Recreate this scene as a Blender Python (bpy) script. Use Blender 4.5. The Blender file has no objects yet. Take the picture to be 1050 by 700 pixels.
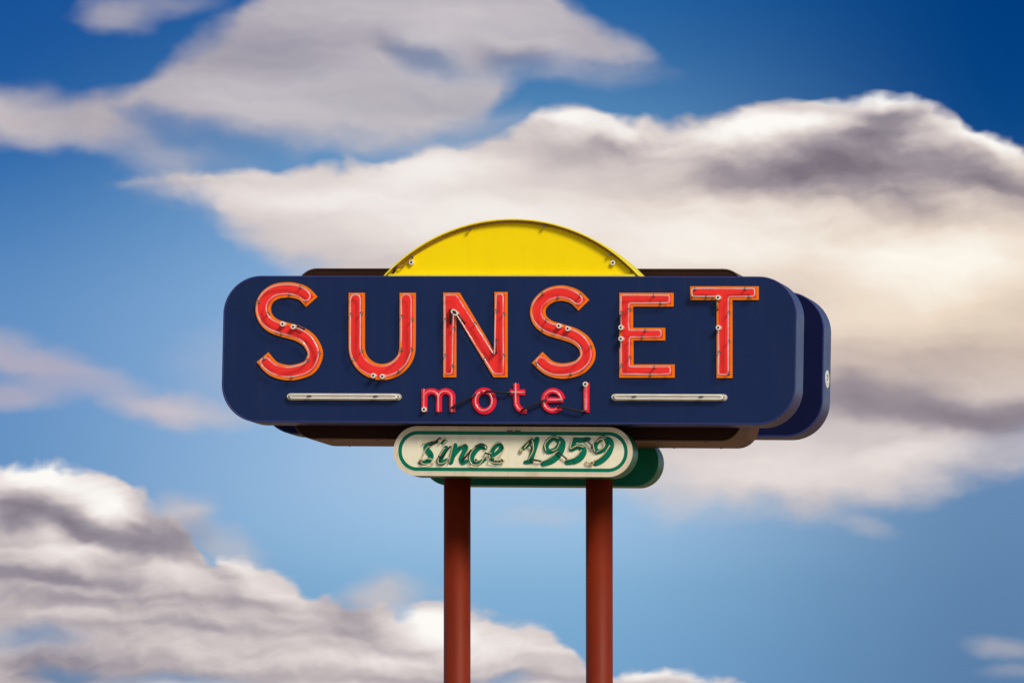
import bpy, bmesh, math, random
from mathutils import Vector, Matrix
random.seed(7)
R = math.radians
sc = bpy.context.scene
col = sc.collection

# ------------------------------------------------------------------ camera
FPX = 8000.0                     # focal length in photograph pixels (1050 wide)
EL = math.atan(675/FPX)
AZ = math.atan(1609/FPX*math.cos(EL))
fwd = Vector((-math.sin(AZ)*math.cos(EL), math.cos(AZ)*math.cos(EL), math.sin(EL)))
rgt = Vector((math.cos(AZ), math.sin(AZ), 0))
up = rgt.cross(fwd)
DIST = 83.2
CAM = Vector((0, 0, 1.7 + DIST*math.sin(EL))) - fwd*DIST
cd = bpy.data.cameras.new('camera'); cam = bpy.data.objects.new('camera', cd); col.objects.link(cam)
cam.location = CAM
cam.rotation_euler = Matrix((rgt, up, -fwd)).transposed().to_euler()
cd.sensor_width = 36; cd.lens = FPX/1050*36; cd.clip_start = 0.5; cd.clip_end = 20000
sc.camera = cam

def P(px, py, y=0.0):
    """(x, z) of a measured point on the upright plane at depth y"""
    d = fwd*FPX + rgt*(px-525) + up*(350-py)
    t = (y-CAM.y)/d.y
    q = CAM + d*t
    return (q.x, q.z)
PX = P(526, 350)[0]-P(525, 350)[0]       # metres per pixel along the sign face (0.011)
PZ = P(525, 350)[1]-P(525, 351)[1]

# ------------------------------------------------------------------ materials
def mat(name, color, rough=0.45, var=0.12, scale=3.0, coat=0.0, spec=0.5, bump=0.0, bscale=8.0, dirt=None, metal=0.0, streak=0.0):
    m = bpy.data.materials.new(name); m.use_nodes = True
    nt = m.node_tree; n = nt.nodes; l = nt.links
    b = n['Principled BSDF']
    b.inputs['Roughness'].default_value = rough
    b.inputs['Metallic'].default_value = metal
    b.inputs['Specular IOR Level'].default_value = spec
    b.inputs['Coat Weight'].default_value = coat
    b.inputs['Coat Roughness'].default_value = 0.12
    tc = n.new('ShaderNodeTexCoord')
    nz = n.new('ShaderNodeTexNoise'); nz.inputs['Scale'].default_value = scale; nz.inputs['Detail'].default_value = 6
    nz.inputs['Roughness'].default_value = 0.6
    l.new(tc.outputs['Object'], nz.inputs['Vector'])
    mx = n.new('ShaderNodeMix'); mx.data_type = 'RGBA'
    a = [c*(1-var) for c in color]; z = [min(1, c*(1+var)) for c in color]
    mx.inputs[6].default_value = (*a, 1); mx.inputs[7].default_value = (*z, 1)
    l.new(nz.outputs['Fac'], mx.inputs[0])
    out = mx.outputs[2]
    if dirt:
        # dust and run-off wear with a shape of its own: vertical streaks
        mp = n.new('ShaderNodeMapping'); mp.inputs['Scale'].default_value = (9, 9, 0.9)
        l.new(tc.outputs['Object'], mp.inputs['Vector'])
        d = n.new('ShaderNodeTexNoise'); d.inputs['Scale'].default_value = 1.0; d.inputs['Detail'].default_value = 8
        d.inputs['Roughness'].default_value = 0.65
        l.new(mp.outputs[0], d.inputs['Vector'])
        mr = n.new('ShaderNodeMapRange'); mr.inputs[1].default_value = 0.5; mr.inputs[2].default_value = 0.8
        mr.inputs[3].default_value = 0; mr.inputs[4].default_value = streak
        l.new(d.outputs['Fac'], mr.inputs[0])
        m2 = n.new('ShaderNodeMix'); m2.data_type = 'RGBA'
        l.new(mr.outputs[0], m2.inputs[0]); l.new(out, m2.inputs[6]); m2.inputs[7].default_value = (*dirt, 1)
        out = m2.outputs[2]
    l.new(out, b.inputs['Base Color'])
    rr = n.new('ShaderNodeMapRange'); rr.inputs[3].default_value = rough*0.8; rr.inputs[4].default_value = min(1, rough*1.25)
    l.new(nz.outputs['Fac'], rr.inputs[0]); l.new(rr.outputs[0], b.inputs['Roughness'])
    if bump:
        bz = n.new('ShaderNodeTexNoise'); bz.inputs['Scale'].default_value = bscale; bz.inputs['Detail'].default_value = 3
        l.new(tc.outputs['Object'], bz.inputs['Vector'])
        bp = n.new('ShaderNodeBump'); bp.inputs['Strength'].default_value = bump; bp.inputs['Distance'].default_value = 0.01
        l.new(bz.outputs['Fac'], bp.inputs['Height']); l.new(bp.outputs[0], b.inputs['Normal'])
    return m

M = {}
M['navy'] = mat('navy_enamel', (0.006, 0.019, 0.078), 0.42, 0.24, 0.55, spec=0.2, bump=0.12, bscale=1.6, dirt=(0.020, 0.028, 0.075), streak=0.5)
M['navy_back'] = mat('navy_shaded', (0.003, 0.006, 0.040), 0.6, 0.2, 3, spec=0.1)  # shade between the cabinets, painted as a darker navy
M['navy_side'] = mat('navy_enamel_return', (0.022, 0.034, 0.14), 0.4, 0.12, 3, spec=0.28, bump=0.15, bscale=3, dirt=(0.05, 0.05, 0.12), streak=0.3)
M['brown'] = mat('brown_shaded', (0.030, 0.010, 0.005), 0.6, 0.2, 4, spec=0.15, bump=0.2, bscale=5)  # core box brown darkened: the shadow on its face is in the colour
M['brown_band'] = mat('brown_lit', (0.13, 0.065, 0.034), 0.5, 0.2, 2, spec=0.3, bump=0.2, bscale=5, dirt=(0.09, 0.04, 0.02), streak=0.6)  # same box lightened: bounce from the ground put into the band's colour
M['red'] = mat('red_enamel', (0.92, 0.034, 0.028), 0.4, 0.10, 5, spec=0.15, bump=0.1, bscale=8, dirt=(0.72, 0.03, 0.03), streak=0.45)
M['crimson'] = mat('crimson_enamel', (0.88, 0.014, 0.040), 0.4, 0.12, 9, spec=0.15)
M['orange'] = mat('orange_enamel', (0.92, 0.20, 0.0), 0.45, 0.12, 6, spec=0.15, dirt=(0.6, 0.15, 0.01), streak=0.4)
M['yellow'] = mat('yellow_enamel', (1.0, 0.73, 0.0), 0.5, 0.04, 2.5, spec=0.12, bump=0.12, bscale=2, dirt=(0.90, 0.62, 0.0), streak=0.3)
M['yellow_side'] = mat('yellow_enamel_return', (0.95, 0.74, 0.02), 0.5, 0.08, 3, spec=0.2, dirt=(0.65, 0.45, 0.03), streak=0.4)
M['cream'] = mat('cream_enamel', (0.88, 0.83, 0.60), 0.5, 0.06, 4, spec=0.2, dirt=(0.58, 0.48, 0.28), streak=0.5)
M['cream_rim'] = mat('tan_rim_paint', (0.74, 0.64, 0.46), 0.5, 0.12, 6, spec=0.2, dirt=(0.42, 0.31, 0.19), streak=0.5)
M['green'] = mat('green_enamel', (0.0, 0.165, 0.088), 0.45, 0.12, 8, spec=0.15)
M['green_side'] = mat('green_enamel_return', (0.0, 0.17, 0.10), 0.4, 0.15, 6, spec=0.25, dirt=(0.02, 0.09, 0.05), streak=0.4)
M['post'] = mat('oxide_red_paint', (0.20, 0.021, 0.005), 0.5, 0.28, 1.6, spec=0.15, bump=0.3, bscale=4, dirt=(0.10, 0.014, 0.005), streak=0.8)
M['white_tray'] = mat('cream_tray_paint', (0.50, 0.46, 0.35), 0.5, 0.15, 8, spec=0.2, dirt=(0.25, 0.2, 0.13), streak=0.6)
M['white'] = mat('white_enamel', (0.85, 0.83, 0.72), 0.4, 0.08, 10, dirt=(0.50, 0.44, 0.33), streak=0.5)
M['tube'] = mat('neon_glass', (0.92, 0.62, 0.58), 0.12, 0.08, 14, coat=0.9, spec=0.8)
M['tube_white'] = mat('neon_glass_white', (0.92, 0.90, 0.80), 0.12, 0.08, 14, coat=0.9, spec=0.8)
M['tube_amber'] = mat('neon_glass_aged', (0.84, 0.66, 0.36), 0.15, 0.25, 14, coat=0.8, spec=0.8)
M['tube_dark'] = mat('neon_glass_soot', (0.32, 0.15, 0.03), 0.25, 0.25, 14, spec=0.6)
M['black'] = mat('blackout_paint', (0.012, 0.010, 0.010), 0.45, 0.3, 10)
M['ceramic'] = mat('ceramic', (0.88, 0.82, 0.66), 0.3, 0.15, 20, coat=0.4)
M['metal'] = mat('dull_steel', (0.12, 0.10, 0.085), 0.45, 0.3, 20, metal=0.5)
M['concrete'] = mat('concrete', (0.32, 0.30, 0.27), 0.85, 0.2, 3, bump=0.4, bscale=20)
# the glass lets part of the painted letter through, unevenly along its length
for k, (lo_, hi_) in {'tube': (0.35, 0.92), 'tube_amber': (0.1, 0.5), 'tube_white': (0.0, 0.25)}.items():
    nt = M[k].node_tree; b = nt.nodes['Principled BSDF']; o = nt.nodes['Material Output']
    tr = nt.nodes.new('ShaderNodeBsdfTransparent'); mx = nt.nodes.new('ShaderNodeMixShader')
    tc = nt.nodes.new('ShaderNodeTexCoord'); nz = nt.nodes.new('ShaderNodeTexNoise'); nz.inputs['Scale'].default_value = 6; nz.inputs['Detail'].default_value = 3
    nt.links.new(tc.outputs['Object'], nz.inputs['Vector'])
    mr = nt.nodes.new('ShaderNodeMapRange'); mr.inputs[1].default_value = .35; mr.inputs[2].default_value = .65; mr.inputs[3].default_value = lo_; mr.inputs[4].default_value = hi_
    nt.links.new(nz.outputs['Fac'], mr.inputs[0]); nt.links.new(mr.outputs[0], mx.inputs[0])
    nt.links.new(b.outputs[0], mx.inputs[1]); nt.links.new(tr.outputs[0], mx.inputs[2]); nt.links.new(mx.outputs[0], o.inputs['Surface'])

# ------------------------------------------------------------------ scene-graph helpers
def link(name, bm, mats, parent=None, smooth=False, bevel=0.0, bseg=2, recalc=True):
    if recalc: bmesh.ops.recalc_face_normals(bm, faces=bm.faces[:])
    me = bpy.data.meshes.new(name); bm.to_mesh(me); bm.free()
    if not isinstance(mats, (list, tuple)): mats = [mats]
    for m in mats: me.materials.append(M[m])
    o = bpy.data.objects.new(name, me); col.objects.link(o)
    if smooth:
        for p in me.polygons: p.use_smooth = True
    if bevel:
        b = o.modifiers.new('bevel', 'BEVEL'); b.width = bevel; b.segments = bseg; b.limit_method = 'ANGLE'; b.angle_limit = R(50)
        b.harden_normals = False
    if parent: o.parent = parent
    return o

def prism(bm, pts, y0, y1, mi=0):
    """outline (x, z) extruded from depth y0 to y1"""
    a = [bm.verts.new((x, y0, z)) for x, z in pts]
    b = [bm.verts.new((x, y1, z)) for x, z in pts]
    n = len(pts)
    fs = [bm.faces.new(a), bm.faces.new(b[::-1])]
    for i in range(n):
        fs.append(bm.faces.new((a[i], b[i], b[(i+1) % n], a[(i+1) % n])))
    for f in fs: f.material_index = mi
    return fs

def rrect(x0, x1, z0, z1, r, seg=14):
    pts = []
    for cx, cz, a0 in ((x1-r, z1-r, 0), (x0+r, z1-r, 90), (x0+r, z0+r, 180), (x1-r, z0+r, 270)):
        for k in range(seg+1):
            a = R(a0 + 90*k/seg); pts.append((cx+r*math.cos(a), cz+r*math.sin(a)))
    return pts

def ring_prism(bm, outer, inner, y0, y1, mi=0):
    n = len(outer)
    A = [bm.verts.new((x, y0, z)) for x, z in outer]; B = [bm.verts.new((x, y0, z)) for x, z in inner]
    C = [bm.verts.new((x, y1, z)) for x, z in outer]; D = [bm.verts.new((x, y1, z)) for x, z in inner]
    for i in range(n):
        j = (i+1) % n
        for q in ((A[i], A[j], B[j], B[i]), (C[i], D[i], D[j], C[j]), (A[i], C[i], C[j], A[j]), (B[i], B[j], D[j], D[i])):
            bm.faces.new(q).material_index = mi

def catmull(pts, sub=8, closed=False):
    n = len(pts); out = []
    rng = range(n) if closed else range(n-1)
    for i in rng:
        if closed: p = [pts[(i+k) % n] for k in (-1, 0, 1, 2)]
        else: p = [pts[max(0, i-1)], pts[i], pts[i+1], pts[min(n-1, i+2)]]
        for k in range(sub):
            t = k/sub
            out.append(tuple(0.5*((2*b)+(-a+c)*t+(2*a-5*b+4*c-d)*t*t+(-a+3*b-3*c+d)*t**3) for a, b, c, d in zip(*p)))
    if not closed: out.append(tuple(pts[-1]))
    return out

def offset_path(pts, d):
    """left-hand offset of an open path, any signed distance(s)"""
    out = []; n = len(pts)
    for i in range(n):
        a = pts[max(0, i-1)]; b = pts[min(n-1, i+1)]
        tx, tz = b[0]-a[0], b[1]-a[1]; L = math.hypot(tx, tz) or 1
        dd = d[i] if isinstance(d, list) else d
        out.append((pts[i][0]-tz/L*dd, pts[i][1]+tx/L*dd))
    return out

def stroke(pts, w):
    hw = [x/2 for x in w] if isinstance(w, list) else w/2
    nh = [-x for x in hw] if isinstance(w, list) else -hw
    return offset_path(pts, hw) + offset_path(pts, nh)[::-1]

def area(p): return 0.5*sum(p[i][0]*p[(i+1) % len(p)][1]-p[(i+1) % len(p)][0]*p[i][1] for i in range(len(p)))

def inset(poly, d):
    """mitred inset of a simple closed outline"""
    s = 1 if area(poly) > 0 else -1
    n = len(poly); out = []
    for i in range(n):
        a, b, c = poly[i-1], poly[i], poly[(i+1) % n]
        u = Vector((b[0]-a[0], b[1]-a[1])).normalized(); v = Vector((c[0]-b[0], c[1]-b[1])).normalized()
        n1 = Vector((-u.y, u.x))*s; n2 = Vector((-v.y, v.x))*s
        k = 1+n1.dot(n2)
        m = (n1+n2)/max(k, 0.35)
        out.append((b[0]+m.x*d, b[1]+m.y*d))
    return out

def fillet(poly, r, seg=4, closed=True):
    n = len(poly); out = []
    for i in range(n):
        b = Vector(poly[i])
        if not closed and i in (0, n-1): out.append(tuple(b)); continue
        a = Vector(poly[i-1]); c = Vector(poly[(i+1) % n])
        la = (a-b).length; lc = (c-b).length; rr = min(r, la*.45, lc*.45)
        p = b+(a-b)/la*rr; q = b+(c-b)/lc*rr
        for k in range(seg+1):
            t = k/seg; out.append(tuple(p*(1-t)**2 + b*2*t*(1-t) + q*t*t))
    return out

def resample(pts, step, closed=False):
    P_ = list(pts)+([pts[0]] if closed else [])
    L = [0]
    for i in range(1, len(P_)): L.append(L[-1]+math.dist(P_[i], P_[i-1]))
    n = max(2, int(L[-1]/step)); out = []; j = 0
    for k in range(n+1):
        s = L[-1]*k/n
        while j < len(L)-2 and L[j+1] < s: j += 1
        t = (s-L[j])/max(1e-9, L[j+1]-L[j])
        out.append(tuple(a+(b-a)*t for a, b in zip(P_[j], P_[j+1])))
    return out[:-1] if closed else out

def tube(bm, pts, r, seg=8, mi=0, cap=True):
    """sweep a round tube through 3D points"""
    pts = [Vector(p) for p in pts]; n = len(pts); rings = []
    ref = Vector((0, 1, 0))
    for i in range(n):
        t = (pts[min(n-1, i+1)]-pts[max(0, i-1)])
        if t.length < 1e-9: t = Vector((1, 0, 0))
        t.normalize()
        if abs(t.dot(ref)) > 0.97: s = t.cross(Vector((1, 0, 0))).normalized()
        else: s = t.cross(ref).normalized()
        q = s.cross(t).normalized()
        rings.append([bm.verts.new(pts[i]+(s*math.cos(2*math.pi*k/seg)+q*math.sin(2*math.pi*k/seg))*r) for k in range(seg)])
    for i in range(n-1):
        for k in range(seg):
            f = bm.faces.new((rings[i][k], rings[i][(k+1) % seg], rings[i+1][(k+1) % seg], rings[i+1][k])); f.material_index = mi; f.smooth = True
    if cap:
        bm.faces.new(rings[0][::-1]).material_index = mi; bm.faces.new(rings[-1]).material_index = mi

def puck(bm, x, z, y0, y1, r, mi=0, seg=12):
    prism(bm, [(x+r*math.cos(2*math.pi*k/seg), z+r*math.sin(2*math.pi*k/seg)) for k in range(seg)], y0, y1, mi)

# ------------------------------------------------------------------ the sign: one thing
sign = bpy.data.objects.new('motel_sign', None); col.objects.link(sign)
sign.empty_display_size = 0.5
sign['label'] = 'tall navy SUNSET motel roadside sign with yellow half sun, on two rust red posts'
sign['category'] = 'sign'

D_CAB = 0.49; SPACE = 1.84; YC = (SPACE+D_CAB)/2
x0 = P(228, 358)[0]; x1 = P(816.5, 358)[0]
zt = P(522, 283)[1]; zb = P(522, 434)[1]
XC = (x0+x1)/2
sign.location = (XC, YC, 0)
# the cabinets hang a hair out of level on their posts
_a = P(228, 357.0); _b = P(816, 359.0)
TILT = math.atan2(_a[1]-_b[1], _b[0]-_a[0]); ZC = (zt+zb)/2
print('tilt deg', math.degrees(TILT), 'height', ZC)
def tilted(bm):
    c, s_ = math.cos(TILT), math.sin(TILT)
    for v in bm.verts:
        dx_, dz_ = v.co.x-XC, v.co.z-ZC
        v.co.x = XC+dx_*c+dz_*s_; v.co.z = ZC-dx_*s_+dz_*c
def root_fix(o):        # children keep world coordinates
    o.matrix_parent_inverse = Matrix.Translation((-XC, -YC, 0))
def part(name, bm, mats, parent=None, label=None, tilt=False, **kw):
    if tilt: tilted(bm)
    o = link(name, bm, mats, None, **kw)
    o.parent = parent or sign
    if parent is None: root_fix(o)
    if label: o['label'] = label
    return o

# posts
def post(px, label):
    x, _ = P(px, 560, YC); r = 14.0*PX*math.cos(AZ)
    bm = bmesh.new(); seg = 48
    prism(bm, [(0, 0)]*0 or [(x+r*math.cos(2*math.pi*k/seg), YC+r*math.sin(2*math.pi*k/seg)) for k in range(seg)], -0.02, zb-13*PZ+.01)
    for v in bm.verts: v.co = Vector((v.co.x, v.co.z, v.co.y))
    for f in bm.faces: f.smooth = len(f.verts) == 4
    p = part('post', bm, 'post', label=label)
    bm = bmesh.new(); rings = []
    prism(bm, [(x+(r+.03)*math.cos(2*math.pi*k/seg), YC+(r+.03)*math.sin(2*math.pi*k/seg)) for k in range(seg)], 0.10, 0.13)
    for v in bm.verts: v.co = Vector((v.co.x, v.co.z, v.co.y))
    part('base_flange', bm, 'metal', p)
    bm = bmesh.new()
    prism(bm, [(x-.42, YC-.42), (x+.42, YC-.42), (x+.42, YC+.42), (x-.42, YC+.42)], -0.3, 0.10)
    for v in bm.verts: v.co = Vector((v.co.x, v.co.z, v.co.y))
    part('footing', bm, 'concrete', p, bevel=0.02)
post(468.8, 'left rust red steel post')
post(614.5, 'right rust red steel post')

# core box between the two cabinets
bx0 = P(302, 358, 0.61)[0]; bx1 = P(762, 358, 0.61)[0]
ZO = 13*PZ
bm = bmesh.new()
O_ = rrect(bx0, bx1, zb-ZO, zt+ZO*1.02, 22*PZ, 10); I_ = rrect(bx0+.015, bx1-.015, zb-ZO+.015, zt+ZO*1.02-.015, 22*PZ-.015, 10)
ring_prism(bm, O_, I_, 0.61, 1.72)
box = part('core_box', bm, 'brown_band', tilt=True, bevel=0.008)
bm = bmesh.new(); prism(bm, I_, 0.625, 1.705); part('face_panel', bm, 'brown', box, tilt=True)
for ya, yb in ((D_CAB, 0.61), (1.72, SPACE)):
    bm = bmesh.new(); prism(bm, rrect(bx0+.1, bx1-.1, zb+0.06, zt-0.06, .12, 6), ya+.001, yb+.004)
    part('mounting_frame', bm, 'brown', box, tilt=True)
# a sheet seam and fixing screws along the underside
for k in range(9):
    x = bx0+.4+(bx1-bx0-.8)*k/8
    for y in (0.69, 1.64):
        bm = bmesh.new()
        bm2 = [(x+.012*math.cos(a), y+.012*math.sin(a)) for a in [math.pi*2*i/8 for i in range(8)]]
        va = [bm.verts.new((a, b, zb-ZO-.008)) for a, b in bm2]; vb = [bm.verts.new((a, b, zb-ZO+.002)) for a, b in bm2]
        bm.faces.new(va)
        for i in range(8): bm.faces.new((va[i], vb[i], vb[(i+1) % 8], va[(i+1) % 8]))
        part('rivet', bm, 'metal', box, tilt=True)

# the two wide cabinets
def cabinet(y0, label, badge=False):
    r = 39*PX
    o_ = rrect(x0, x1, zb, zt, r, 20); i_ = rrect(x0+.02, x1-.02, zb+.02, zt-.02, r-.02, 20)
    bm = bmesh.new(); ring_prism(bm, o_, i_, y0, y0+D_CAB)
    for f in bm.faces:
        f.smooth = False
    cab = part('sign_cabinet', bm, 'navy_side', tilt=True, label=label, bevel=0.006)
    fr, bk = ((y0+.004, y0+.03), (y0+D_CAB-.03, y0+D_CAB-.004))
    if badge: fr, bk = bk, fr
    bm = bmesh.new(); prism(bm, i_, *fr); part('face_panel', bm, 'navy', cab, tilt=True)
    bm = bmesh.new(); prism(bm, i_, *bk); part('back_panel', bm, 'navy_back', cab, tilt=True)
    if badge:
        bm = bmesh.new()
        z = P(849, 388.5, y0+D_CAB/2)[1] + (x1-XC)*math.tan(TILT); yb = y0+D_CAB*.52
        pts = [(yb+.13*math.cos(a), z+.097*math.sin(a)) for a in [2*math.pi*k/28 for k in range(28)]]
        va = [bm.verts.new((x1+.004, a, b)) for a, b in pts]; vb = [bm.verts.new((x1-.004, a, b)) for a, b in pts]
        bm.faces.new(va)
        for i in range(28): bm.faces.new((va[i], vb[i], vb[(i+1) % 28], va[(i+1) % 28]))
        def mark(y, zz, w, h):
            q = [bm.verts.new((x1+.0065, y+a*w, zz+b*h)) for a, b in ((-1, -1), (1, -1), (1, 1), (-1, 1))]
            f = bm.faces.new(q); f.material_index = 1
        mark(yb, z+.038, .034, .010); mark(yb+.018, z+.018, .012, .02); mark(yb-.004, z-.008, .02, .008)
        mark(yb, z-.05, .012, .008)
        part('badge', bm, ['white', 'black'], cab, tilt=True, recalc=True)
    return cab
near = cabinet(0.0, 'near navy cabinet carrying the letters')
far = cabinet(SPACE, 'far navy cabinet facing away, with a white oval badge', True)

# ------------------------------------------------------------------ letters on the near face
Z1 = lambda X, Y: (220+X/5, 260+Y/5)
Z2 = lambda X, Y: (340+X/4.375, 280+Y/4.375)
Z3 = lambda X, Y: (520+X/4.667, 280+Y/4.667)
Z4 = lambda X, Y: (680+X/4.668, 260+Y/4.668)
Z7 = lambda X, Y: (390+X/3.5, 380+Y/3.5)
L_BACK = 0.004; L_FRONT = -0.014; TUBE_Y = -0.085; TR = 0.0085

def to_w(pts, y=0.0): return [P(px, py, y) for px, py in pts]

def hardware(parent, loop, gap, supports, tubemat='tube', y=TUBE_Y, tr=TR, base=L_FRONT-.003):
    """glass tube along a closed loop with a gap; supports; two electrode housings"""
    pts = resample(loop, 0.02, True); n = len(pts)
    ia, ib = [min(range(n), key=lambda i: math.dist(pts[i], q)) for q in to_w(gap)]
    if (ib-ia) % n > n/2: ia, ib = ib, ia
    pts = pts[ib:]+pts[:ib]; pts = pts[:n-((ib-ia) % n)]
    ph = random.uniform(0, 6)
    t3 = [(p[0], y+0.006*math.sin(ph+i*0.09)+0.003*math.sin(i*.31), p[1]+0.0015*math.sin(i*.23+ph)) for i, p in enumerate(pts)]
    a, b = t3[0], t3[-1]
    pre = [(a[0], base+.02, a[2]), (a[0], (y+base)/2, a[2]), (a[0], y+.012, a[2])]
    post_ = [(b[0], y+.012, b[2]), (b[0], (y+base)/2, b[2]), (b[0], base+.02, b[2])]
    bm = bmesh.new(); tube(bm, pre+t3+post_, tr, 8)
    part('neon_tube', bm, tubemat, parent)
    for e in (a, b):
        bm = bmesh.new()
        puck(bm, e[0], e[2], base-.002, y-.012, .026, 0, 14); puck(bm, e[0], e[2], y-.0115, y-.016, .012, 1, 10)
        part('electrode_housing', bm, ['ceramic', 'black'], parent)
    for s in supports:
        bm = bmesh.new()
        i = int(s*len(t3)) % len(t3); p = t3[i]
        puck(bm, p[0], p[2], base-.002, y+.008, .006, 0, 8)
        puck(bm, p[0], p[2], base-.002, base-.010, .014, 1, 10)
        puck(bm, p[0]+.006, p[2]+.009, y+.004, y-.013, .007, 1, 8)
        part('tube_support', bm, ['tube_white', 'metal'], parent)
    return t3

def letter(poly_px, inset_px, loop_px, gap, supports, label, y_extra=0.0):
    outer = to_w(poly_px)
    bm = bmesh.new(); prism(bm, outer, L_FRONT, L_BACK)
    lt = part('letter', bm, 'orange', label=label)
    inn = to_w(inset_px)
    bm = bmesh.new(); prism(bm, inn, L_FRONT-.003, L_FRONT+.002)
    part('red_fill', bm, 'red', lt)
    # loop is measured as the painted outline; the glass stands off in front of it
    hardware(lt, to_w(loop_px), gap, supports)
    return lt

def stroke_letter(c, w, gap, supports, label, bord=2.4, tins=3.0):
    c = resample(c, 1.2)
    outer = stroke(c, w)
    L = len(c); k = max(1, int(bord/1.2))
    ci = c[k:L-k]; inn = stroke(ci, w-2*bord)
    k2 = int(7.8/1.2); ct = c[k2:L-k2]
    loop = fillet_loop(ct, w-2*tins)
    return letter(outer, inn, loop, gap, supports, label)

def fillet_loop(c, w):
    """outline of a stroke with rounded ends"""
    a = offset_path(c, w/2); b = offset_path(c, -w/2)[::-1]
    def arc(p, q, o):
        m = ((p[0]+q[0])/2, (p[1]+q[1])/2); r = math.dist(p, q)/2
        a0 = math.atan2(p[1]-m[1], p[0]-m[0]); d = (m[0]-o[0], m[1]-o[1]); res = []
        for s in (1, -1):
            mid = (m[0]+r*math.cos(a0+s*math.pi/2), m[1]+r*math.sin(a0+s*math.pi/2))
            if (mid[0]-m[0])*d[0]+(mid[1]-m[1])*d[1] > 0:
                for k in range(1, 6): res.append((m[0]+r*math.cos(a0+s*math.pi*k/6), m[1]+r*math.sin(a0+s*math.pi*k/6)))
                return res
        return res
    return a + arc(a[-1], b[0], c[-3]) + b + arc(b[-1], a[0], c[2])

S1 = catmull([Z1(*p) for p in [(499, 248), (460, 207), (415, 190), (370, 186), (315, 195), (272, 225), (250, 275), (262, 330), (300, 368), (360, 390), (425, 408), (480, 440), (512, 490), (515, 530), (490, 578), (440, 602), (375, 610), (300, 588), (247, 531)]], 6)
stroke_letter(S1, 15.6, (Z1(365, 350), Z1(405, 362)), [.05, .14, .24, .36, .47, .58, .7, .8, .9], 'first, left end letter S in red with orange outline')
U = [(366, 300.3), (366, 320), (366, 340)] + [(366+26*(1-math.cos(a)), 356+25.4*math.sin(a)) for a in [math.pi*k/20 for k in range(21)]] + [(418.2, 340), (418.2, 320), (418.2, 300.3)]
stroke_letter(U, 16.4, (Z2(207, 460), Z2(238, 460)), [.05, .12, .2, .34, .43, .58, .68, .8, .92], 'letter U in red with orange outline', 2.4)
def poly_letter(pts, gap, supports, label, rev=False, tins=3.0):
    if area(pts) < 0: pts = pts[::-1]
    return letter(pts, inset(pts, 2.3), fillet(inset(pts, tins), 2.2, 4), gap, supports, label)
N = [Z2(*p) for p in [(502, 88), (575, 88), (732, 352), (732, 85), (790, 85), (790, 467), (728, 467), (560, 187), (560, 467), (502, 467)]]
poly_letter(N, (Z2(540, 160), Z2(572, 172)), [.04, .12, .19, .27, .42, .5, .6, .69, .78, .88], 'letter N in red with orange outline')
S2 = catmull([Z3(*p) for p in [(368, 154), (330, 117), (290, 100), (250, 96), (200, 110), (160, 145), (147, 185), (160, 228), (200, 261), (262, 281), (325, 302), (370, 338), (387, 385), (375, 422), (335, 455), (265, 468), (200, 452), (145, 403)]], 6)
stroke_letter(S2, 15.6, (Z3(257, 243), Z3(292, 252)), [.04, .13, .22, .33, .44, .55, .72, .82, .92], 'second letter S, between N and E, in red with orange outline')
E = [Z3(*p) for p in [(538, 95), (797, 95), (797, 160), (603, 160), (603, 262), (757, 262), (757, 322), (605, 322), (605, 437), (802, 437), (802, 500), (538, 500)]]
poly_letter(E, (Z3(545, 262), Z3(545, 312)), [.04, .17, .25, .35, .44, .55, .63, .72, .83, .93], 'letter E in red with orange outline')
T = [Z4(*p) for p in [(130, 157), (458, 157), (458, 222), (332, 222), (332, 595), (257, 595), (257, 222), (130, 222)]]
poly_letter(T, (Z4(266, 214), Z4(266, 350)), [.05, .14, .33, .42, .55, .66, .78, .9], 'letter T in red with orange outline')

# blacked-out lengths of glass on the big letters
for nm, pp in (('N', [Z2(536, 165), Z2(537, 225)]), ('N', [Z2(566, 180), Z2(600, 225)]), ('N', [Z2(741, 300), Z2(741, 358)]), ('E', [Z3(545, 205), Z3(545, 268)]), ('E', [Z3(545, 308), Z3(545, 352)]), ('T', [Z4(262, 222), Z4(263, 268)]), ('T', [Z4(140, 208), Z4(240, 213)]), ('S', [Z1(430, 375), Z1(462, 388)])):
    (xa_, za_), (xb_, zb2) = to_w(pp); bm = bmesh.new()
    tube(bm, [(xa_, L_FRONT, za_), (xa_, TUBE_Y+.03, za_)]+[(xa_+(xb_-xa_)*t, TUBE_Y+.025, za_+(zb2-za_)*t) for t in (0, .5, 1)]+[(xb_, L_FRONT, zb2)], .0105, 8)
    part('blackout_tube', bm, 'black' if nm != 'T' else 'tube_dark')

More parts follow.
